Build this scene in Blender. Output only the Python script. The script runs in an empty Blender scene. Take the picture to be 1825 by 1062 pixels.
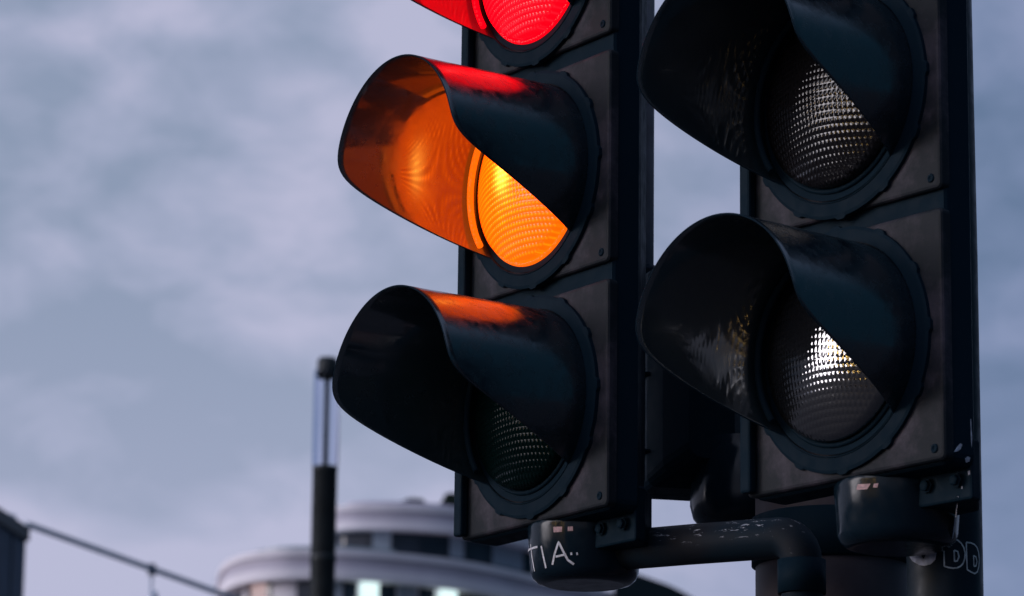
import bpy, math, random
from math import sin, cos, tan, pi, radians, sqrt, atan2, exp
from mathutils import Vector, Matrix
random.seed(7)
S = bpy.context.scene
COL = S.collection

# ------------------------------------------------------------------ camera
F_PX, PITCH, ROLL, CAM_H = 6853.4, 0.2395, 0.0126, 1.65
cam_d = bpy.data.cameras.new('camera')
cam = bpy.data.objects.new('camera', cam_d)
COL.objects.link(cam)
cam_d.sensor_fit = 'HORIZONTAL'
cam_d.sensor_width = 36.0
cam_d.lens = F_PX * 36.0 / 1825.0
cam_d.clip_start, cam_d.clip_end = 0.05, 8000
cam.matrix_world = (Matrix.Translation((0, 0, CAM_H)) @ Matrix.Rotation(pi/2 + PITCH, 4, 'X')
                    @ Matrix.Rotation(ROLL, 4, 'Z'))
cam_d.dof.use_dof = True
cam_d.dof.focus_distance = 4.55
cam_d.dof.aperture_fstop = 12.5
S.camera = cam

# ------------------------------------------------------------------ world (dusk, broken soft cloud)
S.view_settings.view_transform = 'Standard'
S.view_settings.look = 'None'
S.view_settings.exposure = 0.0
S.view_settings.gamma = 1.0
SUN_EL, SUN_AZ = radians(24), radians(-122)      # azimuth from +Y, clockwise: low in the west, left of the picture
W = bpy.data.worlds.new('World')
S.world = W
W.use_nodes = True
nt = W.node_tree
N, LK = nt.nodes, nt.links
N.clear()
def wn(t, **k):
    n = N.new(t)
    for a, b in k.items():
        setattr(n, a, b)
    return n
def wmath(op, a, b=None):
    n = wn('ShaderNodeMath', operation=op)
    for i, v in enumerate((a, b)):
        if v is None: continue
        if isinstance(v, (int, float)): n.inputs[i].default_value = v
        else: LK.new(v, n.inputs[i])
    return n.outputs[0]
def wrange(v, a, b, c, d, smooth=True):
    n = wn('ShaderNodeMapRange', interpolation_type='SMOOTHSTEP' if smooth else 'LINEAR')
    LK.new(v, n.inputs[0])
    for i, x in enumerate((a, b, c, d)): n.inputs[1+i].default_value = x
    return n.outputs[0]
out = wn('ShaderNodeOutputWorld')
bg = wn('ShaderNodeBackground')
LK.new(bg.outputs[0], out.inputs[0])
tc = wn('ShaderNodeTexCoord')
mp = wn('ShaderNodeMapping')
mp.inputs['Scale'].default_value = (1, 1, 1.7)
mp.inputs['Rotation'].default_value = (0, radians(14), radians(31))
LK.new(tc.outputs['Generated'], mp.inputs[0])
def wnoise(scale, detail, rough, dist=0.0):
    n = wn('ShaderNodeTexNoise')
    n.inputs['Scale'].default_value = scale
    n.inputs['Detail'].default_value = detail
    n.inputs['Roughness'].default_value = rough
    n.inputs['Distortion'].default_value = dist
    LK.new(mp.outputs[0], n.inputs['Vector'])
    return n.outputs[0]
cl = wmath('ADD', wmath('MULTIPLY', wnoise(9, 3, .5, .15), .45), wmath('MULTIPLY', wnoise(25, 4, .5, .2), .55))
ramp = wn('ShaderNodeValToRGB')
LK.new(cl, ramp.inputs[0])
e = ramp.color_ramp.elements
e[0].position, e[0].color = .41, (.285, .345, .485, 1)
e[1].position, e[1].color = .58, (.52, .525, .705, 1)
m = e.new(.5); m.color = (.39, .43, .595, 1)
sky = wn('ShaderNodeTexSky', sky_type='NISHITA')
sky.sun_disc = False
sky.sun_elevation = SUN_EL
sky.sun_rotation = SUN_AZ
skm = wn('ShaderNodeVectorMath', operation='SCALE')
LK.new(sky.outputs[0], skm.inputs[0]); skm.inputs['Scale'].default_value = .07
mixs = wn('ShaderNodeMix', data_type='RGBA')
mixs.inputs[0].default_value = .88
LK.new(skm.outputs[0], mixs.inputs[6]); LK.new(ramp.outputs[0], mixs.inputs[7])
sep = wn('ShaderNodeSeparateXYZ')
LK.new(tc.outputs['Generated'], sep.inputs[0])
low = wn('ShaderNodeMix', data_type='RGBA')            # paler lavender veil low down
LK.new(wrange(sep.outputs[2], .15, .26, .40, 0.0), low.inputs[0])
LK.new(mixs.outputs[2], low.inputs[6]); low.inputs[7].default_value = (.495, .505, .695, 1)
gr = wrange(sep.outputs[0], 0.0, .12, 1.0, 0.0)
right = wn('ShaderNodeMix', data_type='RGBA')          # the cloud is thinner and bluer to the right
LK.new(gr, right.inputs[0])
thin = wn('ShaderNodeVectorMath', operation='MULTIPLY')
LK.new(low.outputs[2], thin.inputs[0]); thin.inputs[1].default_value = (.50, .60, .70)
LK.new(thin.outputs[0], right.inputs[6]); LK.new(low.outputs[2], right.inputs[7])
# night is coming from the right and behind: that half of the sky is already dark blue, the zenith is bright
dot = wn('ShaderNodeVectorMath', operation='DOT_PRODUCT')
LK.new(tc.outputs['Generated'], dot.inputs[0]); dot.inputs[1].default_value = (.94, -.33, -.1)
dk = wrange(dot.outputs['Value'], .25, .68, 0.0, 1.0)
night = wn('ShaderNodeMix', data_type='RGBA')
LK.new(dk, night.inputs[0]); LK.new(right.outputs[2], night.inputs[6]); night.inputs[7].default_value = (.016, .052, .092, 1)
zen = wrange(sep.outputs[2], .35, .9, 1.0, 1.5)
fin = wn('ShaderNodeVectorMath', operation='SCALE')
LK.new(night.outputs[2], fin.inputs[0]); LK.new(zen, fin.inputs['Scale'])
# last glow of the sunset, low in the west (left of the picture, out of frame)
gd = wn('ShaderNodeVectorMath', operation='DOT_PRODUCT')
LK.new(tc.outputs['Generated'], gd.inputs[0])
GA, GE = radians(-97), radians(7)
gd.inputs[1].default_value = (sin(GA)*cos(GE), cos(GA)*cos(GE), sin(GE))
gl = wmath('MULTIPLY', wrange(gd.outputs['Value'], cos(radians(18)), cos(radians(10)), 0.0, 1.0), 7.5)
glc = wn('ShaderNodeVectorMath', operation='SCALE'); glc.inputs[0].default_value = (1.0, .93, .98)
LK.new(gl, glc.inputs['Scale'])
tot = wn('ShaderNodeVectorMath', operation='ADD')
LK.new(fin.outputs[0], tot.inputs[0]); LK.new(glc.outputs[0], tot.inputs[1])
LK.new(tot.outputs[0], bg.inputs[0])
bg.inputs[1].default_value = 1.0

sd = bpy.data.lights.new('sun', 'SUN')
sd.energy, sd.angle, sd.color = 0.25, radians(22), (.96, .93, 1.0)
so = bpy.data.objects.new('sun', sd)
COL.objects.link(so)
sv = Vector((sin(SUN_AZ)*cos(SUN_EL), cos(SUN_AZ)*cos(SUN_EL), sin(SUN_EL)))
so.rotation_euler = sv.to_track_quat('Z', 'Y').to_euler()
so.location = sv * 50

# ------------------------------------------------------------------ helpers
CM = cam.matrix_world.copy()
def ray(px, py):
    """direction of the sight line through a point of the 1825 x 1062 photograph"""
    return (CM.to_3x3() @ Vector(((px-912.5)/F_PX, -(py-531)/F_PX, -1))).normalized()
def at(px, py, Y):
    d = ray(px, py)
    return Vector((0, 0, CAM_H)) + d * (Y / d.y)

class MB:
    """collects vertices and faces of one mesh"""
    def __init__(s): s.v, s.f, s.sm = [], [], []
    def add(s, vs, fs, smooth=False):
        o = len(s.v); s.v += [tuple(p) for p in vs]
        s.f += [tuple(i+o for i in f) for f in fs]; s.sm += [smooth]*len(fs)
    def loops(s, rings, smooth=False, cap0=True, cap1=True, closed=True):
        n = len(rings[0]); vs = [p for r in rings for p in r]; fs = []
        for i in range(len(rings)-1):
            for j in range(n if closed else n-1):
                k = (j+1) % n
                fs.append((i*n+j, i*n+k, (i+1)*n+k, (i+1)*n+j))
        s.add(vs, fs, smooth)
        if cap0: s.add(rings[0], [tuple(range(n))[::-1]])
        if cap1: s.add(rings[-1], [tuple(range(n))])
    def box(s, a, b):
        x0, y0, z0 = a; x1, y1, z1 = b
        s.add([(x0,y0,z0),(x1,y0,z0),(x1,y1,z0),(x0,y1,z0),(x0,y0,z1),(x1,y0,z1),(x1,y1,z1),(x0,y1,z1)],
              [(3,2,1,0),(4,5,6,7),(0,1,5,4),(1,2,6,5),(2,3,7,6),(3,0,4,7)])
    def lathe(s, prof, n=48, axis='z', smooth=True, c=(0,0,0), cap0=True, cap1=True):
        rings = []
        for r, h in prof:
            if axis == 'z': rings.append([(c[0]+r*cos(2*pi*i/n), c[1]+r*sin(2*pi*i/n), c[2]+h) for i in range(n)])
            else: rings.append([(c[0]+r*cos(2*pi*i/n), c[1]-h, c[2]+r*sin(2*pi*i/n)) for i in range(n)])
        s.loops(rings, smooth, cap0, cap1)
    def tube(s, pts, r, n=20, smooth=True):
        rings = []; pts = [Vector(p) for p in pts]; up = None
        for i, p in enumerate(pts):
            t = (pts[min(i+1, len(pts)-1)] - pts[max(i-1, 0)]).normalized()
            if up is None: up = t.orthogonal().normalized()
            up = (up - t*up.dot(t)).normalized(); w = t.cross(up)
            rr = r[i] if isinstance(r, (list, tuple)) else r
            rings.append([p + up*(rr*cos(2*pi*k/n)) + w*(rr*sin(2*pi*k/n)) for k in range(n)])
        s.loops(rings, smooth)
    def build(s, name, mat, parent=None, bevel=0, loc=None):
        me = bpy.data.meshes.new(name)
        me.from_pydata(s.v, [], s.f)
        me.polygons.foreach_set('use_smooth', s.sm)
        me.materials.append(mat)
        me.update()
        import bmesh
        bm = bmesh.new(); bm.from_mesh(me)
        bmesh.ops.remove_doubles(bm, verts=bm.verts, dist=1e-6)
        bmesh.ops.recalc_face_normals(bm, faces=bm.faces)
        bm.to_mesh(me); bm.free()
        o = bpy.data.objects.new(name, me); COL.objects.link(o)
        if parent: o.parent = parent
        if loc: o.location = loc
        if bevel:
            b = o.modifiers.new('bevel', 'BEVEL'); b.width = bevel; b.segments = 2
            b.limit_method = 'ANGLE'; b.angle_limit = radians(40)
        return o
def tag(o, label=None, cat=None, group=None, kind=None):
    for k, v in (('label', label), ('category', cat), ('group', group), ('kind', kind)):
        if v: o[k] = v
    return o
def empty(name, loc, rz=0):
    o = bpy.data.objects.new(name, None); COL.objects.link(o)
    o.empty_display_size = .1; o.location = loc; o.rotation_euler = (0, 0, rz)
    return o
def rrect(hw, hz, r, y, n=4, cx=0, cz=0):
    """rounded rectangle ring in the local x-z plane at depth y"""
    p = []
    for sx, sz, a0 in ((1,1,0),(-1,1,pi/2),(-1,-1,pi),(1,-1,1.5*pi)):
        for i in range(n+1):
            a = a0 + pi/2*i/n
            p.append((cx+sx*(hw-r)+r*cos(a), y, cz+sz*(hz-r)+r*sin(a)))
    return p

# ------------------------------------------------------------------ materials
class NM:
    def __init__(s, name):
        s.m = bpy.data.materials.new(name); s.m.use_nodes = True
        s.t = s.m.node_tree; s.b = s.t.nodes['Principled BSDF']
        s.tc = s.t.nodes.new('ShaderNodeTexCoord')
    def n(s, t, **k):
        x = s.t.nodes.new(t)
        for a, b in k.items(): setattr(x, a, b)
        return x
    def l(s, a, b): s.t.links.new(a, b)
    def math(s, op, a, b=None, c=None):
        x = s.n('ShaderNodeMath', operation=op)
        for i, v in enumerate((a, b, c)):
            if v is None: continue
            if isinstance(v, (int, float)): x.inputs[i].default_value = v
            else: s.l(v, x.inputs[i])
        return x.outputs[0]
    def rng(s, v, a, b, c=0., d=1.):
        x = s.n('ShaderNodeMapRange', interpolation_type='SMOOTHSTEP')
        s.l(v, x.inputs[0])
        for i, q in enumerate((a, b, c, d)): x.inputs[1+i].default_value = q
        return x.outputs[0]
    def noise(s, scale, detail=4, rough=.55, vec=None, sc=None):
        v = vec or s.tc.outputs['Object']
        if sc:
            q = s.n('ShaderNodeMapping'); q.inputs['Scale'].default_value = sc; s.l(v, q.inputs[0]); v = q.outputs[0]
        x = s.n('ShaderNodeTexNoise'); x.inputs['Scale'].default_value = scale
        x.inputs['Detail'].default_value = detail; x.inputs['Roughness'].default_value = rough
        s.l(v, x.inputs['Vector']); return x.outputs[0]
    def mix(s, f, a, b):
        x = s.n('ShaderNodeMix', data_type='RGBA')
        if isinstance(f, (int, float)): x.inputs[0].default_value = f
        else: s.l(f, x.inputs[0])
        for i, c in ((6, a), (7, b)):
            if isinstance(c, tuple): x.inputs[i].default_value = (*c, 1)
            else: s.l(c, x.inputs[i])
        return x.outputs[2]
    def set(s, col=None, rough=None, spec=None, metal=None):
        for k, v in (('Base Color', col), ('Roughness', rough), ('Specular IOR Level', spec), ('Metallic', metal)):
            if v is None: continue
            if isinstance(v, tuple): s.b.inputs[k].default_value = (*v, 1)
            elif isinstance(v, (int, float)): s.b.inputs[k].default_value = v
            else: s.l(v, s.b.inputs[k])
        return s
    def bump(s, h, strength=.3, dist=.001):
        x = s.n('ShaderNodeBump'); x.inputs['Strength'].default_value = strength; x.inputs['Distance'].default_value = dist
        s.l(h, x.inputs['Height']); s.l(x.outputs[0], s.b.inputs['Normal']); return s

INK = (.0045, .0135, .0230)            # black plastic with the photograph's navy cast
def plastic(name, rough=.38, spec=.25, ior=1.5, dust=.12, col=INK, dcol=(.07, .066, .078), scale=22):
    q = NM(name)
    d = q.rng(q.noise(scale, 6, .65), .48, .78, 0, dust)
    d2 = q.rng(q.noise(scale*9, 3, .6), .55, .75, 0, dust*.6)
    q.set(col=q.mix(q.math('ADD', d, d2), col, dcol), spec=spec)
    q.set(rough=q.rng(q.noise(scale*3, 4), .3, .7, rough-.07, rough+.10))
    q.bump(q.noise(scale*40, 2), .04, .0004)
    q.b.inputs['IOR'].default_value = ior
    return q.m
M = {}
M['housing'] = plastic('housing black plastic', .55, .04, 1.45, .03, col=(.0055, .0165, .028))
M['visor'] = plastic('visor gloss black plastic', .20, .5, 2.0, .10, col=(.006, .014, .021), scale=26)
M['visor_inner'] = plastic('visor inner black plastic', .42, .20, 2.0, .05, col=(.008, .020, .028), scale=26)
_b = M['visor_inner'].node_tree.nodes['Principled BSDF']
_t = M['visor_inner'].node_tree
_n = _t.nodes.new('ShaderNodeTexNoise'); _n.inputs['Scale'].default_value = 34; _n.inputs['Detail'].default_value = 6; _n.inputs['Roughness'].default_value = .65
_r = _t.nodes.new('ShaderNodeMapRange'); _t.links.new(_n.outputs[0], _r.inputs[0])
for _i, _x in enumerate((.45, .75, .05, .26)): _r.inputs[1+_i].default_value = _x
_c = _t.nodes.new('ShaderNodeTexCoord'); _t.links.new(_c.outputs['Object'], _n.inputs['Vector']); _t.links.new(_r.outputs[0], _b.inputs['Coat Roughness'])
_b.inputs['Coat Weight'].default_value = 1; _b.inputs['Coat IOR'].default_value = 2.3
M['cap'] = plastic('bracket gloss black plastic', .16, .3, 1.42, .03)
M['ring'] = M['housing']
M['post'] = plastic('post black paint', .45, .2, 1.5, .10)
def door_mat():
    q = NM('dusty door plastic')
    f = q.noise(9, 7, .68)
    grain = q.noise(260, 3, .7)
    streak = q.noise(60, 5, .6, sc=(1, 1, .12))
    dust = q.math('ADD', q.math('MULTIPLY', q.rng(f, .44, .66), .95), q.math('MULTIPLY', grain, .14))
    dust = q.math('MULTIPLY', dust, q.rng(streak, .3, .65, .6, 1.))
    q.set(col=q.mix(dust, (.004, .009, .014), (.062, .054, .072)), rough=.62, spec=.2)
    q.bump(grain, .25, .0008)
    return q.m
M['door'] = door_mat()
def pattern(q, row=.0072, colw=.0060):
    """moulded prism rows and lenslets, in the lens's own coordinates"""
    sp = q.n('ShaderNodeSeparateXYZ'); q.l(q.tc.outputs['Object'], sp.inputs[0])
    x, z = sp.outputs[0], sp.outputs[2]
    zr = q.math('ADD', z, q.math('MULTIPLY', q.math('MULTIPLY', x, x), 1.1))
    r = q.math('MULTIPLY_ADD', q.math('SINE', q.math('MULTIPLY', zr, 2*pi/row)), .5, .5)
    c = q.math('MULTIPLY_ADD', q.math('SINE', q.math('MULTIPLY', x, 2*pi/colw)), .5, .5)
    return x, z, r, c
def lit_lens(name, deep, mid, hot, gain, base):
    q = NM(name)
    x, z, r, c = pattern(q)
    cell = q.math('MULTIPLY', q.math('POWER', r, 2.0), q.math('MULTIPLY_ADD', c, .75, .25))
    dx = q.math('SUBTRACT', x, -.012); dz = q.math('SUBTRACT', z, .006)
    d2 = q.math('ADD', q.math('MULTIPLY', dx, dx), q.math('MULTIPLY', q.math('MULTIPLY', dz, dz), .5))
    halo = q.math('POWER', 2.718, q.math('MULTIPLY', d2, -420.))
    mott = q.rng(q.noise(38, 3, .6), .35, .7, .55, 1.15)
    halo = q.math('MULTIPLY', halo, mott)
    core = q.math('POWER', 2.718, q.math('MULTIPLY', d2, -4600.))
    k = q.math('MINIMUM', q.math('ADD', q.math('MULTIPLY', cell, q.math('MULTIPLY_ADD', halo, .9, .22)), q.math('MULTIPLY', halo, .16)), 1.)
    col = q.mix(k, deep, mid)
    col = q.mix(q.math('MULTIPLY', core, q.math('MULTIPLY_ADD', cell, .6, .4)), col, hot)
    q.set(col=base, rough=.2, spec=.4)
    q.l(col, q.b.inputs['Emission Color'])
    q.b.inputs['Emission Strength'].default_value = gain
    q.bump(q.math('MULTIPLY', r, c), .6, .002)
    return q.m
M['amber'] = lit_lens('lit amber lens', (2.2, .145, .001), (6.5, .72, .005), (9.0, 3.0, .3), 1.0, (.15, .04, .0))
M['amber_edge_glow'] = lit_lens('amber lens edge and painted bead glow', (1.3, .16, .003), (1.5, .24, .004), (1.5, .24, .004), 1.0, (.15, .04, .0))  # lens edge glow; on the visor bead it stands for reflected lamp light
M['red'] = lit_lens('lit red lens', (2.4, .0, .008), (7.5, .03, .06), (8.0, .35, .35), 1.2, (.12, .0, .004))
M['red_edge_glow'] = lit_lens('red lens edge and painted bead glow', (1.2, .0, .008), (1.5, .001, .012), (1.5, .001, .012), 1.1, (.12, .0, .004))
def dead_lens(name, base, ior=1.7, bmp=.3, metal=0):
    q = NM(name)
    x, z, r, c = pattern(q, .0078, .0062)
    h = q.math('MULTIPLY', q.math('POWER', r, .8), q.math('POWER', c, .8))
    q.set(col=base, rough=q.rng(q.noise(24, 5, .65), .42, .72, .03, .17), spec=.5)
    q.b.inputs['IOR'].default_value = ior; q.b.inputs['Metallic'].default_value = metal
    q.bump(h, bmp, .0022)
    return q.m
M['green_off'] = dead_lens('unlit green lens', (.0006, .006, .006), 1.16, .42)
M['dim_off'] = dead_lens('unlit tinted lens', (.008, .007, .008), 1.5, .36)
M['clear_off'] = dead_lens('unlit smoked lens', (.010, .010, .011), 3.0, .17)
def flat(name, col, rough=.6, spec=.3, metal=0, var=.15, scale=8):
    q = NM(name)
    f = q.rng(q.noise(scale, 5), .3, .7, 1-var, 1+var)
    v = q.n('ShaderNodeVectorMath', operation='SCALE'); v.inputs[0].default_value = col; q.l(f, v.inputs['Scale'])
    q.set(col=v.outputs[0], rough=rough, spec=spec, metal=metal)
    return q.m
def glow(name, col, s):
    q = NM(name); q.set(col=(.05, .05, .05), rough=.3)
    q.b.inputs['Emission Color'].default_value = (*col, 1); q.b.inputs['Emission Strength'].default_value = s
    return q.m
M['chalk'] = flat('white marker ink', (.62, .62, .66), .7, .2, var=.25, scale=200)
M['pink'] = flat('plain pink patch', (.55, .36, .37), .6, .2, var=.3, scale=300)  # pink tone of the small flat patches on the bracket caps
M['grey_label_highlight'] = flat('torn grey label and edge highlight', (.42, .44, .52), .7, .2, var=.35, scale=120)  # grey label and chip tone; also paints the highlight on the cap edge
M['outline'] = flat('pale grey outline ink', (.50, .54, .56), .7, .2, var=.3, scale=150)
M['mast'] = flat('weathered brown grey mast paint', (.055, .045, .055), .6, .25, var=.3, scale=12)
M['steel'] = flat('galvanised steel', (.55, .60, .68), .45, .5, 0, .15, 20)
def arm_mat():
    q = NM('scuffed black arm paint')
    a = q.rng(q.noise(75, 5, .75, sc=(.5, 1, 2.2)), .585, .63)
    sp = q.n('ShaderNodeSeparateXYZ'); q.l(q.tc.outputs['Object'], sp.inputs[0])
    a = q.math('MULTIPLY', a, q.rng(sp.outputs[0], .10, .17)); a = q.math('MULTIPLY', a, q.rng(sp.outputs[0], .30, .34, 1, 0))
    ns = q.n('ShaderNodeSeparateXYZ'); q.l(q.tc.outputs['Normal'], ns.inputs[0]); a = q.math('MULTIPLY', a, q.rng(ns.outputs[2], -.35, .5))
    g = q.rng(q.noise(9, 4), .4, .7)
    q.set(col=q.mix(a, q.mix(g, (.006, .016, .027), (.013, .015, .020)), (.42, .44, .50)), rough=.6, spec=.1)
    return q.m
M['arm'] = arm_mat()

# ------------------------------------------------------------------ ground
g = MB(); g.add([(-3000,-3000,0),(3000,-3000,0),(3000,3000,0),(-3000,3000,0)], [(0,1,2,3)])
q = NM('asphalt'); q.set(col=q.mix(q.noise(3, 8, .7), (.022, .024, .03), (.05, .05, .058)), rough=.85, spec=.3)
tag(g.build('ground', q.m), kind='structure')

# ------------------------------------------------------------------ traffic signal heads
P, HW, GAP = .29, .3112/2, .022
VL = .214                                    # visor length
def visor_mesh(R=.1205, L=VL, base=.0072):
    b = MB(); n = 168; ms = 26
    def nmax(ph):
        v = cos(ph)
        cut = .0135 + (v + .68)*.272
        k = .020
        hi = -k*math.log(exp(-L/k) + exp(-min(cut, 1.)/k))     # soft corner at the mouth
        return max(base, hi)
    outer, inner = [], []
    for s in range(ms+1):
        ro, ri = [], []
        for i in range(n):
            ph = 2*pi*i/n; nn = .002 + (nmax(ph)-.002)*s/ms
            r = R + .0105*nn/L; oz = -.0105*nn/L
            ro.append((r*sin(ph), -nn, oz+r*cos(ph))); ri.append(((r-.0019)*sin(ph), -nn, oz+(r-.0019)*cos(ph)))
        outer.append(ro); inner.append(ri)
    lip = [[tuple((a+b_)/2 + (0 if k != 1 else -.0007) for k, (a, b_) in enumerate(zip(p, q_))) for p, q_ in zip(outer[-1], inner[-1])]]
    b.loops(outer + lip + inner[::-1], True, False, False)
    return b
def paint_inside(o):                             # the inside wall has its own, dustier finish
    o.data.materials.append(M['visor_inner']); o.data.materials.append(M['housing'])
    for p in o.data.polygons:
        c = p.center; n = p.normal; oz = .0105*c.y/VL
        rad = (n.x*c.x + n.z*(c.z-oz))/max(1e-6, sqrt(c.x**2+(c.z-oz)**2))
        p.material_index = 2 if abs(rad) < .75 else (1 if rad < 0 else 0)
def lens_mesh(R=.1035, h=.027, z0=.016):
    b = MB(); rings = []
    for j in range(1, 15):
        r = R*j/14; rings.append([(r*cos(2*pi*i/72), -(z0+h*(1-(r/R)**2)), r*sin(2*pi*i/72)) for i in range(72)])
    rings.append([(R*cos(2*pi*i/72), -.003, R*sin(2*pi*i/72)) for i in range(72)])
    b.loops(rings, True, False, False)
    b.add([(0, -(z0+h), 0)] + rings[0], [(0, i+1, (i+1) % 72+1) for i in range(72)], True)
    return b
def arc_mesh(R, r, y, n=90, m=12, a0=-128, a1=128):      # rounded lip, open at the bottom like the visor
    b = MB(); rings = []
    for i in range(n+1):
        a = radians(a0+(a1-a0)*i/n)
        rings.append([((R+r*cos(2*pi*k/m))*sin(a), -y+r*sin(2*pi*k/m), (R+r*cos(2*pi*k/m))*cos(a)) for k in range(m)])
    b.loops(rings, True, True, True); return b
def flange_mesh():
    b = MB(); n = 192
    def rr(i):                                   # a toothed fixing ring
        return .1385 + (.0028 if (i % 16) in (0, 1, 2) else 0)
    o0 = [(rr(i)*cos(2*pi*i/n), .0035, rr(i)*sin(2*pi*i/n)) for i in range(n)]
    o1 = [(rr(i)*cos(2*pi*i/n), -.005, rr(i)*sin(2*pi*i/n)) for i in range(n)]
    o2 = [(.135*cos(2*pi*i/n), -.0062, .135*sin(2*pi*i/n)) for i in range(n)]
    o3 = [(.1215*cos(2*pi*i/n), -.0068, .1215*sin(2*pi*i/n)) for i in range(n)]
    b.loops([o0, o1, o2, o3], False, False, False); return b
def seat_mesh():                                 # dark gasket between visor and lens
    b = MB()
    b.lathe([(.1178, .006), (.113, .005), (.104, .003), (.090, .0025)], 96, 'y', True, cap0=False, cap1=True); return b
def door_mesh():
    b = MB(); hz = (P-GAP)/2
    b.loops([rrect(HW, hz, .006, .014), rrect(HW, hz, .006, .003), rrect(HW-.0015, hz-.0015, .006, .0008), rrect(HW-.004, hz-.004, .006, 0)])
    return b
def lip_mesh():                                  # raised dark edge strip on the hinge side of a door
    b = MB(); hz = (P-GAP)/2 - .003
    b.box((-HW+.001, -.012, -hz), (-HW+.018, -.0003, hz)); return b
VM, SM, FM, DM, LM = (f() for f in (visor_mesh, seat_mesh, flange_mesh, door_mesh, lip_mesh))

def make_head(hx, hy, dz, yaw, label, lenses, reach=1.0, cap_u=.012, cap_n=-.072):
    base_z = CAM_H + dz - 1.5*P - .075
    root = empty('traffic_signal', (hx, hy, base_z), yaw - pi/2)
    tag(root, label, 'traffic light', 'three lens traffic signal heads on the junction post')
    zc0 = .075 + 1.5*P
    h = MB(); hh = 1.5*P + .002
    h.loops([rrect(HW-.004, hh-.001, .010, .0085, cz=zc0), rrect(HW-.002, hh+.001, .012, .012, cz=zc0),
             rrect(HW-.001, hh+.002, .014, .046, cz=zc0), rrect(HW-.012, hh-.004, .018, .058, cz=zc0),
             rrect(HW-.040, hh-.012, .022, .080, cz=zc0), rrect(HW-.085, hh-.030, .03, .120, cz=zc0)])
    h.build('housing', M['housing'], root)
    for k, kind in enumerate(lenses):            # bottom to top
        zc = zc0 + (k-1)*P
        d = DM.build('door', M['door'], root, loc=(0, 0, zc - (.0055 if k == 0 else 0)))
        if k == 0: d.scale.z = 1.041             # the lowest door runs down to the foot of the housing
        LM.build('hinge_strip', M['housing'], d, .003)
        for sx, sz in ((1, -1),):
            s_ = MB(); s_.lathe([(.0050, -.002), (.0050, .0008), (.0040, .0016), (.002, .0016), (.0018, .0006)], 20, 'y', True)
            s_.build('screw', M['housing'], d, loc=(sx*(HW-.0145), 0, sz*((P-GAP)/2-.0125)))
        v = VM.build('visor', M['visor'], root, loc=(0, 0, zc)); paint_inside(v); v.scale = (1, reach, 1)
        FM.build('fixing_ring', M['housing'], v)
        mid, rim, lab = {'red': ('red', 'red_edge_glow', 'glowing red lens'), 'amber': ('amber', 'amber_edge_glow', 'glowing amber lens'),
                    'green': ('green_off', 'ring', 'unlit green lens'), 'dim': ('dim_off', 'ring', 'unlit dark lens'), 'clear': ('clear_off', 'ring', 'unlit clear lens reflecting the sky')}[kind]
        ln = lens_mesh().build('lens', M[mid], root, loc=(0, 0, zc)); ln['label'] = lab
        arc_mesh(.1135, .0042, .021).build('visor_bead', M[rim], ln)  # bead on the visor wall; beside lit lenses its glow is painted-in lamp light
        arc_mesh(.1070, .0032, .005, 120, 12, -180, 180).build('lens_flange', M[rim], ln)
        SM.build('gasket', M['housing'], ln)
    nk = MB(); nk.loops([[(x, y, z) for x, y in ((.0, .040), (HW-.004, .046), (HW-.010, .064), (HW-.05, .105), (.0, .115))] for z in (.038, .106)])
    nb = nk.build('mounting_bracket', M['housing'], root, .003)
    for bx in (.088, .132):
        bt = MB(); bt.lathe([(.0085, -.041), (.0085, -.0395), (.0062, -.0395), (.0062, -.036), (.004, -.035)], 6, 'y', False, c=(bx, 0, .060)); bt.build('bolt', M['housing'], nb)
    c = MB(); R = .0705
    c.lathe([(R+.001, .085), (R, .070), (R-.004, .019), (R-.007, .012), (R-.013, .0065), (R-.022, .004)], 72, 'z', True)
    cp = c.build('bracket_cap', M['cap'], root, loc=(cap_u, -cap_n, 0))
    return root, cp

Lh = (0.0273, 4.6339, 1.2834, .6063)
Rh = (0.366, 4.1508, 1.2487, .6836)
left, lcap = make_head(*Lh, 'black traffic light with glowing amber and red lenses', ('green', 'amber', 'red'))
right_h, rcap = make_head(*Rh, 'unlit black traffic light in front of the post with DD graffiti', ('clear', 'dim', 'dim'), .905)
bpy.context.view_layer.update()

# ---- handwriting, stickers and pink patches that lie on a round surface
def on_cyl(cx, cy, R, px, py, lift=.0006):
    o = Vector((0, 0, CAM_H)); d = ray(px, py)
    a = d.x**2 + d.y**2; b = 2*((o.x-cx)*d.x + (o.y-cy)*d.y); c = (o.x-cx)**2 + (o.y-cy)**2 - R*R
    disc = b*b - 4*a*c
    t = (-b - sqrt(max(disc, 0)))/(2*a)
    p = o + d*t; n = Vector((p.x-cx, p.y-cy, 0)).normalized()
    return p + n*lift, n
def stroke(mb, cx, cy, R, pts, w, taper=None, sub=6):
    """a pen stroke of width w (m) through photo points, wrapped round a cylinder; R may depend on z"""
    fine = []
    for i in range(len(pts)-1):
        for k in range(sub):
            t = k/sub; fine.append((pts[i][0]*(1-t)+pts[i+1][0]*t, pts[i][1]*(1-t)+pts[i+1][1]*t))
    fine.append(pts[-1])
    Q = [on_cyl(cx, cy, R(p) if callable(R) else R, *p) for p in fine]
    a, b = [], []
    for i, (p, n) in enumerate(Q):
        t = (Q[min(i+1, len(Q)-1)][0] - Q[max(i-1, 0)][0]).normalized(); s = t.cross(n).normalized()
        ww = w*.5*(1 if not taper else (taper[0]+(taper[1]-taper[0])*i/(len(Q)-1)))
        a.append(p + s*ww); b.append(p - s*ww)
    n = len(Q); low = [p - nn*.0012 for (p, nn) in Q]
    mb.add(a + b, [(i, i+1, n+i+1, n+i) for i in range(n-1)])
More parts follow.
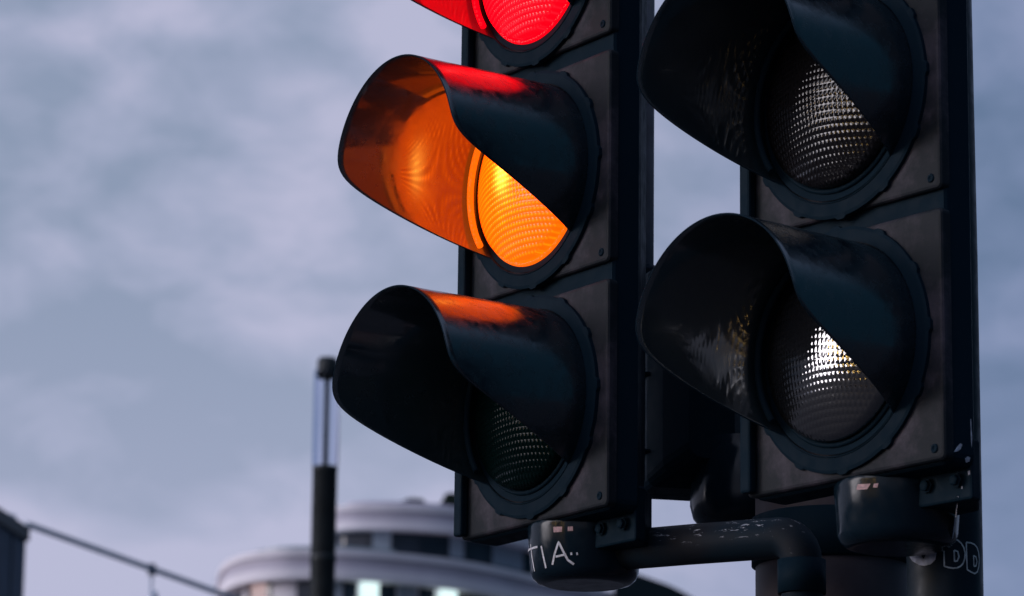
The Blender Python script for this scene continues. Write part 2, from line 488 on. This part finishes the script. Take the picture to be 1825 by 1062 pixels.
def patch(mb, cx, cy, R, poly, nx=10):
    """a thin flat piece bounded by photo points (top edge left-right, bottom edge left-right)"""
    top, bot = poly
    def lerp(e, t):
        f = t*(len(e)-1); i = min(int(f), len(e)-2); u = f-i
        return (e[i][0]*(1-u)+e[i+1][0]*u, e[i][1]*(1-u)+e[i+1][1]*u)
    a = [on_cyl(cx, cy, R, *lerp(top, k/nx))[0] for k in range(nx+1)]
    b = [on_cyl(cx, cy, R, *lerp(bot, k/nx))[0] for k in range(nx+1)]
    n = nx+1; mb.add(a+b, [(i, i+1, n+i+1, n+i) for i in range(nx)])
def attach(mb, name, mat, parent):
    o = mb.build(name, mat); o.parent = parent; o.matrix_parent_inverse = parent.matrix_world.inverted(); return o
def capR(cap):
    z0 = cap.matrix_world.translation.z
    def f(p):
        q_ = on_cyl(cap.matrix_world.translation.x, cap.matrix_world.translation.y, .0695, *p)[0]
        h = q_.z - z0
        return .0665 + (h-.016)/(.070-.016)*.004 if h > .016 else .066
    return f
lc = lcap.matrix_world.translation; rc = rcap.matrix_world.translation
def r6(X, Y): return (860+X/5.703, 882+Y/5.703)
mk = MB(); RL = capR(lcap)
for pts, w in (([(452,592),(478,556),(520,538),(562,527)], .0026), ([(492,500),(505,620),(532,778)], .0024),
               ([(600,518),(622,630),(648,745)], .0026), ([(712,710),(738,590),(775,478),(815,560),(868,662),(930,706)], .0028),
               ([(745,628),(800,615),(852,606)], .0026), ([(893,600),(912,596)], .0034), ([(953,600),(970,597)], .0034)):
    stroke(mk, lc.x, lc.y, RL, [r6(*p) for p in pts], w)
attach(mk, 'graffiti', M['chalk'], lcap)
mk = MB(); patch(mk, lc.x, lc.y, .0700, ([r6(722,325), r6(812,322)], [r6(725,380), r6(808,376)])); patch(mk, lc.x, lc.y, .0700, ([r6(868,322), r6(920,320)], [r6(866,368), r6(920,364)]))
attach(mk, 'flat_patch', M['pink'], lcap)
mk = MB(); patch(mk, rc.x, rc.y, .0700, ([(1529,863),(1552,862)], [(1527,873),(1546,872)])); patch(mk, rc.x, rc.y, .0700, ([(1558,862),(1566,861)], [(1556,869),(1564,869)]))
attach(mk, 'flat_patch', M['pink'], rcap)

# ------------------------------------------------------------------ mast, post, arm, rear head, conduit
mx, my = .398, 4.66
b = MB(); b.lathe([(.115, 0), (.115, .02), (.100, .025), (.0955, .06), (.0950, 3.80), (.082, 3.82), (.05, 3.83)], 64)
mast = empty('signal_mast', (mx, my, 0)); tag(mast, 'thick brown grey round mast below the traffic lights', 'post')
b.build('pole', M['mast'], mast)
b = MB()
za, zb_ = at(1489, 990, 4.57).z, at(1489, 900, 4.57).z
b.lathe([(.0948, za), (.1000, za+.002), (.1000, zb_-.002), (.0948, zb_)], 64, cap0=False, cap1=False)
b.build('clamp_band', M['housing'], mast)

pp = at(1683, 950, 4.27); px_, py_ = pp.x, pp.y
post = empty('support_post', (px_, py_, 0)); tag(post, 'slim black post with DD graffiti behind the unlit traffic light', 'post')
PR = .0425
b = MB(); b.lathe([(.075, 0), (.075, .015), (PR+.002, .02), (PR+.0008, 1.9), (PR, 2.75), (PR-.006, 3.75), (.02, 3.76)], 64)
b.build('pole', M['post'], post)
bpy.context.view_layer.update()
def r4(X, Y): return (1480+X/3.1246, 722+Y/3.1246)
mk = MB()
for pts in ([(632,776),(633,840),(634,897),(656,904),(682,908),(705,906),(724,897),(738,880),(747,855),(749,825),(742,795),(728,770),(708,752),(686,743),(664,748)],
            [(688,808),(690,870),(705,868),(715,845),(708,815),(688,808)],
            [(755,764),(757,840),(760,916),(782,930),(802,938),(816,928),(824,900),(827,860),(823,820),(814,792),(800,776),(780,767),(755,764)],
            [(795,838),(797,898),(808,895),(814,870),(808,845),(795,838)]):
    stroke(mk, px_, py_, PR+.0006, [r4(*p) for p in pts], .0017, sub=4)
attach(mk, 'graffiti', M['outline'], post)
mk = MB()
patch(mk, px_, py_, PR+.0006, ([r4(432,822), r4(470,820), r4(500,826), r4(520,858), r4(545,812), r4(570,800), r4(597,792)],
                            [r4(432,824), r4(458,868), r4(495,890), r4(525,895), r4(560,886), r4(585,860), r4(597,794)]), 24)
attach(mk, 'flat_patch', M['grey_label_highlight'], post)  # torn grey label on the post

# arm from the left bracket to the mast, turning down in front of it
A0 = at(1060, 986, lc.y); A0 = Vector((lc.x, lc.y, A0.z))
A1 = at(1426, 954, 4.47)
arm = empty('scuffed_pipe', (A0.x, A0.y, A0.z))
tag(arm, 'scuffed black steel pipe running from the lit traffic light to the mast', 'pipe')
d = A1 - A0; d.z = 0; arm.rotation_euler = (0, 0, atan2(d.y, d.x)); Ld = d.length
b = MB(); zz = A1.z - A0.z
pts = [(0,0,0), (Ld*.5,0,zz*.5), (Ld-.03,0,zz)]
for k in range(1, 7):
    a = pi/2*k/6; pts.append((Ld-.03+.032*sin(a), 0, zz-.032*(1-cos(a))))
pts.append((Ld+.002, 0, zz-.45))
b.tube(pts, .0245, 28)
ap = b.build('pipe', M['arm'], arm)
b = MB(); b.tube([(Ld+.002,0,zz-.03),(Ld+.002,0,zz-.07)], .0285, 28)
b.build('pipe_coupling', M['housing'], arm)
b = MB(); b.box((Ld-.02, .015, zz-.40), (Ld+.02, .16, zz-.36)); b.build('strut', M['housing'], arm)

# rear head: looks away from us
c0 = at(1238, 700, 4.83)
zt, zb = at(1238, 486, 4.83).z, at(1238, 880, 4.83).z
rear = empty('traffic_signal', (c0.x, c0.y, zb-.05), radians(12))
tag(rear, 'black traffic light seen from behind between the two front ones', 'traffic light', 'three lens traffic signal heads on the junction post')
hz = (zt-zb)/2; b = MB()
b.loops([rrect(.030, hz-.03, .02, -.085, cz=hz+.05), rrect(.055, hz-.012, .02, -.05, cz=hz+.05), rrect(.068, hz-.002, .014, -.02, cz=hz+.05), rrect(.07, hz, .012, .05, cz=hz+.05)])
b.build('housing', M['housing'], rear)
for z in (.095, .05+hz):
    b = MB(); b.box((-.074, -.026, z), (.074, .03, z+.005)); b.build('housing_rib', M['housing'], rear, .0015)
c1 = at(1330, 900, 4.80)
b = MB(); R = .0715; b.lathe([(R, .11), (R, .03), (R-.004, .014), (R-.012, .004), (R-.024, 0)], 64, c=(0, 0, 0))
cap3 = b.build('bracket_cap', M['cap']); cap3.location = (c1.x, c1.y, at(1330, 944, 4.80).z)
bpy.context.view_layer.update()
cap3.parent = rear; cap3.matrix_parent_inverse = rear.matrix_world.inverted()

pc = at(1146, 300, 4.86)
b = MB(); zbot = at(1142, 492, 4.86).z; b.lathe([(.0145, zbot-.04), (.0145, 4.2), (.010, 4.205)], 32, c=(pc.x, pc.y, 0))
cd = empty('conduit_pipe', (pc.x, pc.y, zbot-.04)); tag(cd, 'thin grey steel pipe rising behind the lit traffic light', 'pipe')
o = b.build('pipe', M['steel']); o.parent = cd; o.matrix_parent_inverse = Matrix.Translation(cd.location).inverted()
b = MB(); b.lathe([(.026, zbot-.03), (.026, zbot+.004), (.019, zbot+.012)], 32, c=(pc.x, pc.y, 0))
o = b.build('pipe_socket', M['housing']); o.parent = cd; o.matrix_parent_inverse = Matrix.Translation(cd.location).inverted()

# ------------------------------------------------------------------ lamp column
LY = 24.
p0 = at(575.5, 1000, LY); lamp = empty('lamp_column', (p0.x, p0.y, 0))
tag(lamp, 'tall dark street light column with a glass cylinder top', 'street light')
M['dark_metal'] = flat('dark grey metal paint', (.016, .022, .026), .5, .3, 0, .25, 4)
q = NM('clear acrylic'); q.set(col=(.86, .88, .95), rough=.05, spec=.4); q.b.inputs['Transmission Weight'].default_value = 1; q.b.inputs['IOR'].default_value = 1.03
M['acrylic'] = q.m
mpx = 24.6/6853.
def zy(py): return at(575.5, py, LY).z
zc_, zg, zcap, ztop = 0, zy(832), zy(674), zy(638)
b = MB(); b.lathe([(.16, 0), (.16, .03), (22.5*mpx, .06), (22.0*mpx, zg-.03), (22.5*mpx, zg-.028), (22.5*mpx, zg), (.02, zg+.004)], 48); b.build('shaft', M['dark_metal'], lamp)
b = MB(); b.lathe([(22.1*mpx, zg-.62), (23.2*mpx, zg-.615), (23.2*mpx, zg-.57), (22.1*mpx, zg-.565)], 48, cap0=False, cap1=False); b.build('collar', M['dark_metal'], lamp)
b = MB(); b.lathe([(4.2*mpx, zg), (4.2*mpx, zcap)], 24); b.build('inner_rod', M['dark_metal'], lamp)
b = MB(); b.lathe([(23.5*mpx, zg+.006), (23.5*mpx, zcap+.05)], 48, cap0=False, cap1=False); b.lathe([(22.3*mpx, zg+.006), (22.3*mpx, zcap+.05)], 48, cap0=False, cap1=False)
b.build('glass_cylinder', M['acrylic'], lamp)
b = MB(); b.lathe([(17*mpx, zcap), (18.5*mpx, zcap+.015), (18.5*mpx, ztop-.02), (15*mpx, ztop), (.01, ztop+.006)], 48); b.build('lamp_cap', M['dark_metal'], lamp)

# ------------------------------------------------------------------ left building + gantry beam
M['slate'] = flat('dark blue grey cladding', (.10, .125, .18), .7, .3, 0, .12, 2)
M['coping'] = flat('dark metal coping', (.02, .03, .034), .5, .3)
LB = 60.
cr = at(47, 940, LB)
hb = cr.z
bl = empty('flat_roofed_building', (cr.x, cr.y, 0)); tag(bl, 'dark slate coloured flat roofed building at the left edge', 'building')
bl.rotation_euler = (0, 0, radians(-58))
b = MB()
b.box((-14, -.0, 0), (0, 16, hb)); b.build('wall', M['slate'], bl)
bl.rotation_euler = (0, 0, 0)
bl_dir = None
# wall runs back along the street: rebuild by corner points for exact bearing
for ch in list(bl.children): bpy.data.objects.remove(ch)
near = at(0, 905, 58.5); near.z = hb
dv = Vector((cr.x-near.x, cr.y-near.y, 0)).normalized(); nv = Vector((-dv.y, dv.x, 0))
def prism(mb, pts, z0, z1):
    n = len(pts); mb.loops([[(x, y, z0) for x, y in pts], [(x, y, z1) for x, y in pts]])
def quad(o_, a0, a1, w0, w1):
    return [((o_ + dv*a + nv*w).x - cr.x, (o_ + dv*a + nv*w).y - cr.y) for a, w in ((a0,w0),(a1,w0),(a1,w1),(a0,w1))]
b = MB(); prism(b, quad(cr, -14, 0, 0, 12), 0, hb-.22); b.build('wall', M['slate'], bl)
b = MB(); prism(b, quad(cr, -14.05, .04, -.05, 12.05), hb-.218, hb); b.build('roof_coping', M['coping'], bl)
b = MB()
for i in range(1, 13): prism(b, quad(cr, -14+i*1.1, -14+i*1.1+.03, -.02, 0.005), 0, hb-.23)
b.build('cladding_joint', M['coping'], bl)
vt = at(8, 900, LB); b = MB(); b.lathe([(.09, hb+.001), (.09, hb+.18), (.15, hb+.20), (.13, hb+.30), (.02, hb+.34)], 24, c=(vt.x-cr.x-.02, vt.y-cr.y+.6, 0)); b.build('roof_vent', M['steel'], bl)

M['haze_steel'] = flat('blue grey painted steel', (.52, .60, .72), .5, .3)
gb = empty('steel_gantry', (cr.x, cr.y, 0)); tag(gb, 'blue grey steel beam sloping down from the dark building', 'beam')
e0, e1 = at(47, 934, LB), at(500, 1096, LB*1.125)
b = MB(); dd = (e1-e0).normalized(); sd_ = Vector((-dd.y, dd.x, 0)).normalized(); up = dd.cross(sd_)*-1
sec = [(-.03,-.04),(.03,-.04),(.03,.04),(-.03,.04)]
b.loops([[tuple(p - cr*1 + Vector((0,0,cr.z)) + sd_*a + Vector((0,0,1))*c for a, c in sec) for p in (e0, e1)][0:1][0] if False else [tuple(Vector((p.x-cr.x, p.y-cr.y, p.z)) + sd_*a + Vector((0,0,1))*c) for a, c in sec] for p in (e0, e1)])
b.build('beam', M['haze_steel'], gb)
tj = (258-47)/(500-47.); J = e0.lerp(e1, tj)
b = MB(); b.box((J.x-cr.x-.06, J.y-cr.y-.06, J.z-.10), (J.x-cr.x+.06, J.y-cr.y+.06, J.z+.08)); b.build('joint_block', M['slate'], gb)
b = MB(); b.lathe([(.022, 0), (.022, J.z-.09)], 16, c=(J.x-cr.x, J.y-cr.y, 0)); b.lathe([(.05, 0), (.08, J.z-.50), (.05, J.z-.38)], 16, c=(J.x-cr.x+.05, J.y-cr.y, 0)); b.build('post', M['haze_steel'], gb)
b = MB(); b.lathe([(.08, 0), (.08, e1.z)], 16, c=(e1.x-cr.x, e1.y-cr.y, 0)); b.build('post', M['haze_steel'], gb)

# ------------------------------------------------------------------ curved white building
M['render_white'] = flat('pale render', (.90, .85, .90), .85, .2, 0, .05, .3)
M['band_grey'] = flat('grey render band', (.58, .54, .62), .75, .2, 0, .06, .3)
M['win_glass'] = flat('dark window glass', (.025, .032, .048), .12, .5, 0, .3, .5)
M['pane_blue'] = flat('pale blind', (.36, .42, .50), .6, .3)
M['pane_pink'] = glow('warm lit room', (.75, .52, .52), .55)
M['lit_white'] = glow('bright lit window', (.78, 1.0, 1.0), 1.15)
def smooth(fp, k=4):
    o_ = []
    for i in range(len(fp)-1):
        p0, p1, p2, p3 = fp[max(i-1, 0)], fp[i], fp[i+1], fp[min(i+2, len(fp)-1)]
        for j in range(k):
            t = j/k
            o_.append(tuple(.5*(2*b_ + (c_-a_)*t + (2*a_-5*b_+4*c_-d_)*t*t + (3*b_-a_-3*c_+d_)*t**3) for a_, b_, c_, d_ in zip(p0, p1, p2, p3)))
    return o_ + [fp[-1]]
cb = empty('curved_building', (0, 200, 0)); tag(cb, 'pale round ended building with banded balconies in the distance', 'building')
D0 = 200.
foot = [(396,222),(396,212),(400,207),(412,204.2),(432,202.4),(466,201),(510,200.2),(560,200),(620,200),(690,200.6),(760,201.6),(825,202.9),(890,204.8),(946,207),(1010,209.2),(1070,211.6),(1130,214),(1215,218),(1290,224)]
foot = foot[:1] + smooth(foot[1:])
up_foot = [(568,226),(568,212),(570,207),(576,204.4),(590,203.0),(620,202.3),(660,202.0),(720,202.0),(790,202.5),(850,203.6),(910,205.4),(970,208),(1030,210.6),(1085,214)]
up_foot = up_foot[:1] + smooth(up_foot[1:])
def plan(fp, inset=0.):
    P2 = []
    for x, D in fp:
        P2.append(Vector(((x-912.5)/F_PX*(D*1.02+0.0), D)))
    # inset along the inward normal
    outp = []
    for i, p in enumerate(P2):
        t = (P2[min(i+1, len(P2)-1)] - P2[max(i-1, 0)]).normalized(); n = Vector((-t.y, t.x))
        outp.append(p + n*inset)
    return outp
def zpx(y, D=D0): return at(640, y, D).z
def strip(mb, pl, z0, z1, depth=None):
    """closed body: outline pl at the front, straight back wall far behind"""
    back_y = 240.
    pts = [(p.x, p.y-200) for p in pl] + [(pl[-1].x, back_y-200), (pl[0].x, back_y-200)]
    prism(mb, pts, z0, z1)
def band(name, fp, inset, y0, y1, mat, D=D0):
    b_ = MB(); strip(b_, plan(fp, inset), zpx(y1, D), zpx(y0, D)); return b_.build(name, mat, cb)
band('wall', foot, .9, 1033, 2300, M['render_white'])
band('balcony_band', foot, 0, 979, 991, M['render_white'])
band('balcony_band', foot, .14, 991.1, 1013, M['band_grey'])
band('balcony_band', foot, 0.02, 1013.1, 1032, M['render_white'])
band('wall', up_foot, .9, 944.1, 991, M['win_glass'], 202.3)
band('roof_band', up_foot, 0, 900, 911, M['render_white'], 202.3)
band('roof_band', up_foot, .12, 911.1, 929, M['band_grey'], 202.3)
band('roof_band', up_foot, .02, 929.1, 944, M['render_white'], 202.3)
band('parapet', up_foot, 1.4, 886, 899.9, M['band_grey'], 202.3)
def window(fp, xa, xb, y0, y1, mat, inset=.84, name='window', D=200.8):
    """a pane that follows the facade from photo column xa to xb"""
    pl = plan(fp, inset)
    def on(x):
        X = None
        for i in range(2, len(fp)-1):
            if fp[i][0] <= x <= fp[i+1][0]:
                u = (x-fp[i][0])/(fp[i+1][0]-fp[i][0]); return pl[i].lerp(pl[i+1], u)
        return pl[2]
    k = max(2, int((xb-xa)/30)+1)
    fr = [on(xa+(xb-xa)*i/(k-1)) for i in range(k)]
    pts = [(p.x, p.y-200) for p in fr] + [(p.x, p.y-200+.3) for p in fr[::-1]]
    b_ = MB(); prism(b_, pts, zpx(y1, D), zpx(y0, D)); return b_.build(name, mat, cb)
for xa, xb, mt in ((606,655,'win_glass'),(668,704,'pane_blue'),(708,760,'win_glass'),(764,818,'win_glass'),(822,850,'pane_blue'),(854,900,'win_glass'),(904,960,'pane_blue'),(964,1080,'win_glass')):
    window(up_foot, xa, xb, 945.5, 986, M[mt], .83, D=203.)
for xa, xb, mt in ((408,432,'win_glass'),(434,464,'pane_pink'),(466,478,'win_glass'),(534,560,'win_glass'),(564,600,'win_glass'),(602,622,'pane_blue'),(624,652,'win_glass'),(656,690,'lit_white'),(694,726,'win_glass'),(730,764,'pane_blue'),(768,798,'win_glass'),(802,834,'lit_white'),(838,900,'win_glass'),(930,952,'lit_white'),(956,1050,'win_glass')):
    window(foot, xa, xb, 1036 if mt != 'lit_white' else 1030, 1120, M[mt], .83 if mt != 'lit_white' else .55)
# glass balustrade on the lower roof
M['balustrade'] = flat('grey green balustrade', (.26, .32, .35), .3, .5)
b = MB(); strip(b, plan(foot[5:36], 1.0), zpx(978.9), zpx(968)); b.build('balustrade', M['balustrade'], cb)
# dark curved roof beyond
b = MB(); n = 14
c_ = at(1196, 1058, 212)
rings = []
for i in range(n+1):
    t = i/n; x = -3.1+5.9*t; top = 1.5*sqrt(max(0, 1-max(0, (t-.45)/.55)**2)) - .9*t
    rings.append([(c_.x+x, 212-200+6*t, c_.z-1.6-1.2*t), (c_.x+x, 212-200+6*t, c_.z+top), (c_.x+x+.3, 230-200, c_.z+top), (c_.x+x+.3, 230-200, c_.z-1.6-1.2*t)])
b.loops(rings, False); b.build('dark_roof', M['coping'], cb)

# roof shrubs
M['leaf'] = flat('dark foliage', (.03, .05, .035), .8, .2, 0, .4, 2)
def shrub(px, py, w, h, label):
    c = at(px, py, 205.5); z0 = zpx(885.9, 202.3)
    r = empty('roof_shrub', (c.x, c.y, z0)); tag(r, label, 'shrub', 'shrubs on the roof of the curved building')
    b = MB()
    for _ in range(420):
        a, e_, rad = random.random()*2*pi, random.uniform(-.2, 1), random.random()**.4
        x, y, z = w/2*rad*cos(a)*sqrt(max(.1, 1-e_*e_)), w/2*rad*sin(a)*sqrt(max(.1, 1-e_*e_)), h*(.25+.72*rad*e_)
        z = max(z, .02)
        s_ = .10; u = Vector((random.gauss(0,1), random.gauss(0,1), random.gauss(0,1))).normalized(); v = u.orthogonal().normalized()
        p = Vector((x, y, z)); b.add([p-u*s_-v*s_*.6, p+u*s_-v*s_*.6, p+u*s_+v*s_*.6, p-u*s_+v*s_*.6], [(0,1,2,3)])
    b.build('foliage', M['leaf'], r)
    b = MB(); b.lathe([(.06, 0), (.04, h*.6)], 10); b.build('stem', M['leaf'], r)
shrub(738, 890, 1.45, .55, 'low wide dark shrub on the curved roof, clear of the traffic light')
shrub(806, 885, 1.2, .95, 'taller dark shrub on the curved roof, touching the traffic light edge')

# ------------------------------------------------------------------ dark block across the street, seen mirrored in the lenses
ob = empty('office_building', (-46, -16, 0)); tag(ob, 'dark office block with lit yellow windows mirrored in the unlit lenses', 'building')
b = MB(); b.box((-8, -22, 0), (6, 8, 14)); b.build('wall', M['slate'], ob)
M['lit_warm'] = glow('warm office light', (1.0, .62, .18), 26.0)
for fl in range(4):
    for k in range(9):
        if random.random() < .6: continue
        b = MB(); y = -20 + k*3.1; z = 1.6 + fl*3.2
        b.box((6.0, y, z), (6.03, y+1.2, z+1.1)); b.build('window', M['lit_warm'], ob)

# ------------------------------------------------------------------ paint chips, drips and a painted cap-edge highlight by the right bracket
bpy.context.view_layer.update()
dg = bpy.context.evaluated_depsgraph_get()
def touch(px, py):
    ok, p, n, _, ob_, _ = S.ray_cast(dg, Vector((0, 0, CAM_H)), ray(px, py))
    return (p + n*.0008, n)
def pale_mark(mb, poly):
    ps = [touch(*r4(*p))[0] for p in poly]; c = sum(ps, Vector())/len(ps)
    mb.add([c] + ps, [(0, i+1, (i+1) % len(ps)+1) for i in range(len(ps))])
mk = MB()
for poly in ([(684,262),(704,230),(722,212),(732,222),(722,246),(704,258)],
             [(746,296),(762,284),(776,292),(772,312),(752,318)], [(768,368),(778,364),(780,384),(770,390)], [(731,452),(739,450),(739,466),(732,468)],
             [(776,78),(781,78),(787,190),(784,240),(779,190)], [(706,512),(713,505),(716,516),(686,700),(679,742),(674,738),(692,620)]):  # the last outline is a highlight along the cap edge, painted as a shape
    pale_mark(mk, poly)
attach(mk, 'chip_and_highlight', M['grey_label_highlight'], right_h)
